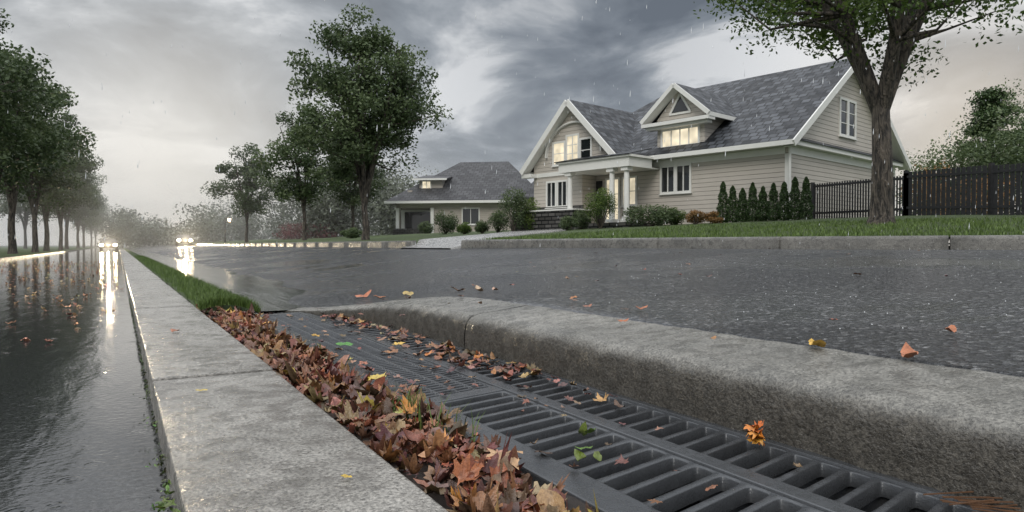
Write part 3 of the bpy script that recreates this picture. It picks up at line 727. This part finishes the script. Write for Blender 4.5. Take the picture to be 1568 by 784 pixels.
for sx,xx in ((1,dx1+.52),(-1,dx0-.52)): T.beam((xx,-.40,dz1-.10),(dc,-.40,dp-.09),.07,.18); T.beam((xx-sx*.03,-.12,dz1-.15),(dc,-.12,dp-.16),.5,.03)
T.box(dx1+.42,dx1+.52,-.36,1.9,dz1-.2,dz1-.03); T.box(dx0-.52,dx0-.42,-.36,1.9,dz1-.2,dz1-.03)
T.box(dx0-.5,dx1+.5,-.42,dy-.01,dz1-.32,dz1-.17); T.box(dx0-.35,dx1+.35,-.25,dy-.01,dz1-.44,dz1-.33)
T.box(dx0-.12,dx1+.12,-.12,dy-.01,3.02,3.14)
window(T,G,dx0+.30,dx1-.30,3.36,4.03,dy,4,1,gm=1)
G.poly([(dc-.45,dy-.02,dz1+.25),(dc+.45,dy-.02,dz1+.25),(dc,dy-.02,dz1+.95)],0)
T.beam((dc-.52,dy-.03,dz1+.20),(dc,dy-.03,dz1+1.03),.04,.09);T.beam((dc+.52,dy-.03,dz1+.20),(dc,dy-.03,dz1+1.03),.04,.09);T.box(dc-.55,dc+.55,dy-.06,dy-.01,dz1+.14,dz1+.22)
wy=-1.; wl,wr,wp=-12.9,-7.4,-10.15; wz=2.9; wpk=5.95
W.poly([(wl,wy,-.8),(-9.6,wy,-.8),(-9.6,wy,wz),(wl,wy,wz)]); W.poly([(wl,wy,wz),(wr,wy,wz),(wr,wy,wz+.2),(wp,wy,wpk-.15),(wl,wy,wz+.2)])
W.poly([(-9.6,wy,-.8),(-9.6,0,-.8),(-9.6,0,wz),(-9.6,wy,wz)]); W.poly([(wl,0,-.8),(wl,wy,-.8),(wl,wy,wz),(wl,0,wz)]); W.poly([(wr,wy,wz-.4),(wr,1.,wz-.4),(wr,1.,wz+.2),(wr,wy,wz+.2)])
R.slab([(wr+.4,wy-.45,2.8),(wr+.4,2.6,2.8),(wp,4.6,wpk),(wp,wy-.45,wpk)],.1); R.slab([(wl-.4,2.6,2.8),(wl-.4,wy-.45,2.8),(wp,wy-.45,wpk),(wp,4.6,wpk)],.1)
for xx in (wr+.44,wl-.44): T.beam((xx,wy-.50,2.66),(wp,wy-.50,wpk-.12),.08,.27)
for xx in (wr+.4,wl-.4): T.beam((xx,wy-.24,2.62),(wp,wy-.24,wpk-.22),.46,.03)
T.box(wl-.45,wl-.33,wy-.4,-.5,2.6,2.78); T.box(wr+.33,wr+.45,wy-.4,-.55,2.62,2.78)
T.box(wl-.45,wl+.25,wy-.45,wy-.01,2.42,2.6); 
T.box(wl,-9.9,wy-.04,wy-.003,2.42,2.62)
for rr,th_,yy in ((1.95,.16,wy-.06),):
    for i in range(20):
        a=math.pi*i/20;b=math.pi*(i+1)/20; zc_=3.35
        T.beam((wp+rr*math.cos(a)*.92,yy,zc_+rr*math.sin(a)*.80),(wp+rr*math.cos(b)*.92,yy,zc_+rr*math.sin(b)*.80),.08,th_,0,(0,1,0))
window(T,G,-11.45,-10.75,3.0,4.0,wy,1,2,gm=1); window(T,G,-10.55,-9.85,3.0,4.25,wy,2,3,gm=1); window(T,G,-9.65,-9.05,3.0,4.0,wy,1,2,gm=0)
window(T,G,-11.9,-11.35,.95,2.1,wy,2,1); window(T,G,-11.15,-10.6,.95,2.1,wy,2,1)
T.box(-9.95,-5.85,-2.25,-.62,2.36,2.76); T.box(-10.05,-5.75,-2.35,-.62,2.765,2.86)
R.slab([(-10.1,-2.4,2.87),(-5.7,-2.4,2.87),(-6.1,-.3,3.32),(-9.7,-.3,3.32)],.04); T.box(-9.9,-5.9,-.62,-.05,2.36,2.42)
for cx in (-6.15,-6.95,-9.45):
    T.cyl(cx,-2.0,.12,2.2,.13,.11,0,18); T.box(cx-.18,cx+.18,-2.18,-1.82,2.2,2.358); T.box(cx-.19,cx+.19,-2.19,-1.81,0,.14)
S=MB(); S.box(-13.1,-9.0,-2.3,-1.01,-.9,.62); S.box(-9.,-5.7,-2.4,-.01,-.9,-.02); S.box(-13.0,-9.5,-1.07,-1.002,.62,.9); S.box(-8.9,-8.,-3.0,-2.41,-.9,-.2)
T.box(-13.15,-8.95,-2.34,-1.08,.625,.69)
window(T,G,-8.9,-8.2,.05,2.1,0,2,3,gm=1); window(T,G,-7.9,-7.2,.9,2.1,0,2,2,gm=1)
D=MB(); D.box(-9.55,-9.2,-.05,-.003,0,2.1)
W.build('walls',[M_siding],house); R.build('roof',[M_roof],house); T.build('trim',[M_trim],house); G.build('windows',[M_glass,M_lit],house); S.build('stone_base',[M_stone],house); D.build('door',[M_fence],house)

# ---------------------------------------------------------------- neighbour house
h2=empty('neighbour_house',(-10.2,60,1.65),math.radians(-8))
W=MB();T=MB();R=MB();G=MB()
W.box(3.2,12.5,0,11,-.8,2.9); W.box(0,3.2,1.8,11,-.8,2.9); W.box(0,.35,0,.35,-.8,2.9); W.box(0,3.2,-.0,.3,2.3,2.9)
R.slab([(-.7,-.7,2.9),(13.2,-.7,2.9),(9.2,5.5,6.9),(4.6,5.5,6.9)],.12);R.slab([(-.7,11.7,2.9),(-.7,-.7,2.9),(4.6,5.5,6.9)],.12);R.slab([(13.2,-.7,2.9),(13.2,11.7,2.9),(9.2,5.5,6.9)],.12);R.slab([(13.2,11.7,2.9),(-.7,11.7,2.9),(4.6,5.5,6.9),(9.2,5.5,6.9)],.12)
T.box(-.75,13.25,-.82,-.705,2.66,2.87); T.box(-.82,-.705,-.7,11.7,2.66,2.87); T.box(-.7,13.2,-.69,-.01,2.7,2.75)
W.box(1.8,3.9,1.2,5,3.4,4.95); R.slab([(1.3,.7,4.95),(4.4,.7,4.95),(4.4,5.5,5.7),(1.3,5.5,5.7)],.12); window(T,G,2.1,2.8,3.9,4.7,1.2,2,1,gm=1); T.box(1.28,4.42,.62,.698,4.78,4.94)
W.box(.9,1.3,.6,4,2.9,3.9);
W.box(11.5,18,-1.5,8,-.8,3.); R.slab([(11,-2,3.),(18.6,-2,3.),(18.6,3.2,6.9),(14,3.2,6.9)],.12); R.slab([(11,8.5,3.),(11,-2,3.),(14,3.2,6.9)],.12)
window(T,G,6.,7.4,.9,2.2,0,2,1)
T.box(-.05,3.1,1.72,1.79,-.1,2.2)
G.box(.3,2.9,1.66,1.715,-.1,2.05,0)
for cx in (.17,3.3): T.box(cx-.14,cx+.14,-.12,-.01,-.6,2.3)
S=MB(); S.box(-.2,3.1,-.3,-.13,-.8,.5)
W.build('walls',[M_siding2],h2); R.build('roof',[M_roof2],h2); T.build('trim',[M_trim],h2); G.build('windows',[M_glass,M_lit],h2); S.build('stone_base',[M_stone],h2)

# ---------------------------------------------------------------- fence
o=MB()
def fence(p,q,h0,h1,w,gap,rail):
    d=math.dist(p,q); n=int(d/(w+gap)); dx=((q[0]-p[0])/d,(q[1]-p[1])/d)
    for i in range(n):
        t=i/n; x=p[0]+(q[0]-p[0])*t; y=p[1]+(q[1]-p[1])*t; z=LH(x,y); h=h0+(h1-h0)*t+random.uniform(-.012,.012)
        o.beam((x,y,z-.1),(x,y,z+h),w,.02,0,(dx[1],-dx[0],0))
    for k_ in rail:
        o.beam((p[0]-dx[1]*-.03,p[1]-dx[0]*.03*-1,LH(*p)+h0*k_),(q[0]+dx[1]*.03,q[1]+dx[0]*.03,LH(*q)+h1*k_),.05,.08)
    m=max(1,int(d/2.4))
    for i in range(m+1):
        t=i/m; x=p[0]+(q[0]-p[0])*t; y=p[1]+(q[1]-p[1])*t; z=LH(x,y); o.box(x-.06,x+.06,y-.06,y+.06,z-.2,z+h0+(h1-h0)*t+.07)
fence((11.7,26.6),(13.6,23.6),1.38,1.42,.055,.045,(.18,.93))
fence((13.6,23.6),(18.8,14.2),1.52,1.62,.12,.035,(.2,.9))
o.build('timber_fence',[M_fence])

# ---------------------------------------------------------------- cars
def car(u,Yc,z,paint):
    v=(Yc-u*SN)/CS; X,Y=st(u,v); p=empty('oncoming_car',(X,Y,z),TH+random.uniform(-.02,.02))
    prof=[(-2.2,.35),(-2.25,.7),(-2.1,.85),(-1.1,.98),(-.35,1.42),(1.0,1.44),(1.75,1.0),(2.15,.95),(2.2,.4)]
    B=MB()
    def wx(z_): return .88 if z_<1.05 else .66
    for (a,b) in zip(prof[:-1],prof[1:]): B.poly([(-wx(a[1]),a[0],a[1]),(wx(a[1]),a[0],a[1]),(wx(b[1]),b[0],b[1]),(-wx(b[1]),b[0],b[1])],1 if (a[1]>.9 and b[1]>1.3 and a[0]<0) or (a[1]>1.3 and b[1]<1.1) else 0)
    for s_ in (-1,1):
        B.poly([(s_*.88,a,b) for a,b in prof if b<1.05],0); B.poly([(s_*.88,-1.1,.98),(s_*.66,-.35,1.42),(s_*.66,1.0,1.44),(s_*.88,1.75,1.0)],1)
    B.poly([(-.88,-2.2,.35),(.88,-2.2,.35),(.88,2.2,.4),(-.88,2.2,.4)],0)
    B.build('body',[paint,M_glass],p)
    Wm=MB()
    for sx in (-.86,.66):
        for yy in (-1.35,1.35):
            c=[(yy+.32*math.cos(2*math.pi*i/18),.32+.32*math.sin(2*math.pi*i/18)) for i in range(18)]
            Wm.poly([(sx,a,b) for a,b in c]); Wm.poly([(sx+.2,a,b) for a,b in c])
            for i in range(18): j=(i+1)%18; Wm.poly([(sx,*c[i]),(sx,*c[j]),(sx+.2,*c[j]),(sx+.2,*c[i])])
    Wm.build('wheels',[M_tyre],p)
    H=MB()
    for sx in (-.66,.66):
        H.poly([(sx+.20*math.cos(2*math.pi*i/8),-2.275,.70+.15*math.sin(2*math.pi*i/8)) for i in range(8)])
    H.build('headlights',[M_head],p)
    l=bpy.data.lights.new('headlamp','SPOT'); l.energy=5000; l.spot_size=math.radians(60); l.spot_blend=.8; l.color=(1,.82,.55); l.shadow_soft_size=.05
    ob=bpy.data.objects.new('headlamp_beam',l); ob.location=(0,-2.6,.7); ob.rotation_euler=(math.radians(-90),0,0); link(ob,p)
car(-.95,78,0,M_car); car(7.1,86,.58,M_car)
X,Y=-33.6,80; p=empty('street_lamp',(X,Y,LH(X,Y)-.1)); B=MB(); B.cyl(0,0,0,3.0,.07,.045,0,10); B.cyl(0,0,0,.4,.12,.1,0,10); B.box(-.02,.5,-.03,.03,2.92,2.99); B.build('post',[M_fence],p)
B=MB(); B.cyl(.5,0,2.55,2.9,.12,.17,0,12); B.build('lantern',[M_lampglow],p)

# ---------------------------------------------------------------- sky / light
w=bpy.data.worlds.new('World'); scene.world=w; w.use_nodes=True; nt=w.node_tree; N=nt.nodes; K=nt.links; N.clear()
def nn(t,**k):
    n=N.new(t)
    for a,b in k.items(): setattr(n,a,b)
    return n
def mth(op,a,b=0,clamp=False):
    m=nn('ShaderNodeMath',operation=op); m.use_clamp=clamp
    for i,x in ((0,a),(1,b)):
        if isinstance(x,(int,float)): m.inputs[i].default_value=x
        else: K.new(x,m.inputs[i])
    return m.outputs[0]
def ramp(f,st_):
    r_=nn('ShaderNodeValToRGB'); e=r_.color_ramp.elements
    while len(e)<len(st_): e.new(.5)
    for i,(p,c) in enumerate(st_): e[i].position=p; e[i].color=(c,c,c,1) if isinstance(c,(int,float)) else (*c,1)
    K.new(f,r_.inputs[0]); return r_.outputs[0]
def mixc(f,a,b,mode='MIX'):
    m=nn('ShaderNodeMixRGB',blend_type=mode)
    for i,x in ((0,f),(1,a),(2,b)):
        if isinstance(x,(int,float)): m.inputs[i].default_value=x if i==0 else (x,x,x,1)
        elif isinstance(x,tuple): m.inputs[i].default_value=(*x,1)
        else: K.new(x,m.inputs[i])
    return m.outputs[0]
tc=nn('ShaderNodeTexCoord'); sp=nn('ShaderNodeSeparateXYZ'); K.new(tc.outputs['Generated'],sp.inputs[0])
zc=mth('MAXIMUM',sp.outputs[2],0.); den=mth('ADD',zc,.28)
cb=nn('ShaderNodeCombineXYZ'); K.new(mth('DIVIDE',sp.outputs[0],den),cb.inputs[0]); K.new(mth('DIVIDE',sp.outputs[1],den),cb.inputs[1])
def noise(scale,detail,rough,dist,off):
    mp=nn('ShaderNodeMapping'); mp.inputs['Location'].default_value=off; K.new(cb.outputs[0],mp.inputs[0])
    n=nn('ShaderNodeTexNoise'); n.inputs['Scale'].default_value=scale; n.inputs['Detail'].default_value=detail; n.inputs['Roughness'].default_value=rough; n.inputs['Distortion'].default_value=dist
    K.new(mp.outputs[0],n.inputs['Vector']); return n.outputs['Fac']
f=noise(1.9,6,.56,.45,(3.1,1.7,0))
cloud=ramp(f,[(.37,(.13,.15,.178)),(.46,(.25,.28,.315)),(.53,(.45,.48,.515)),(.62,(.95,.96,.97))])
hz=ramp(zc,[(0.,1.),(.05,.45),(.13,0.)])
cloud=mixc(mth('MULTIPLY',hz,.7),cloud,(.74,.745,.74))
def glow(dx,dy,dz,power,col,amt,src):
    v_=Vector((dx,dy,dz)).normalized(); d=nn('ShaderNodeVectorMath',operation='DOT_PRODUCT'); K.new(tc.outputs['Generated'],d.inputs[0]); d.inputs[1].default_value=v_
    g=mth('POWER',mth('MAXIMUM',d.outputs['Value'],0.),power); return mixc(mth('MULTIPLY',g,amt,True),src,col)
cloud=glow(.12,1,.32,22,(.15,.17,.20),.5,cloud)
cloud=glow(-.60,1,.34,18,(.72,.74,.76),.25,cloud)
cloud=glow(-.50,1,.05,45,(1.,.94,.84),.85,cloud)
cloud=glow(.66,1,.14,90,(1.,.87,.70),.65,cloud)
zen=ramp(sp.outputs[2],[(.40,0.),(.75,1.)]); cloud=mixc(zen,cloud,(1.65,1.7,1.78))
sky=nn('ShaderNodeTexSky',sky_type='NISHITA'); sky.sun_disc=False; sky.sun_elevation=math.radians(38); sky.sun_rotation=math.radians(200)
skyc=mixc(1.,sky.outputs[0],.08,'MULTIPLY')
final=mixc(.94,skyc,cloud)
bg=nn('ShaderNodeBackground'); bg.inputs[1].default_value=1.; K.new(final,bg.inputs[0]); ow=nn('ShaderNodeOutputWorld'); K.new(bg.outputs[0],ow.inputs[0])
sl=bpy.data.lights.new('sun','SUN'); sl.energy=1.3; sl.angle=math.radians(25); sl.color=(1,.95,.87); so=link(bpy.data.objects.new('sun',sl))
az=math.radians(200); el=math.radians(38); sd=Vector((math.sin(az)*math.cos(el),math.cos(az)*math.cos(el),math.sin(el))); so.rotation_euler=sd.to_track_quat('Z','Y').to_euler()
t=NT('mist_volume'); t.n.remove(t.b); pv=t.N('ShaderNodeVolumeScatter'); pv.inputs['Color'].default_value=(1.,.99,.98,1); pv.inputs['Density'].default_value=.0034; pv.inputs['Anisotropy'].default_value=.5; t.L(pv.outputs[0],t.out.inputs['Volume'])
o=MB(); o.box(-200,60,48,260,-.5,16); mo=o.build('mist',[t.m],weld=True)

cam=bpy.data.cameras.new('camera'); co=link(bpy.data.objects.new('camera',cam)); cam.lens=24; cam.sensor_width=36; cam.clip_end=4000; cam.clip_start=.05
co.location=(0,0,.72); co.rotation_euler=(math.radians(90-.93),0,0); scene.camera=co
scene.view_settings.view_transform='Standard'; scene.view_settings.look='None'; scene.view_settings.exposure=0
print('faces',sum(len(m.polygons) for m in bpy.data.meshes))
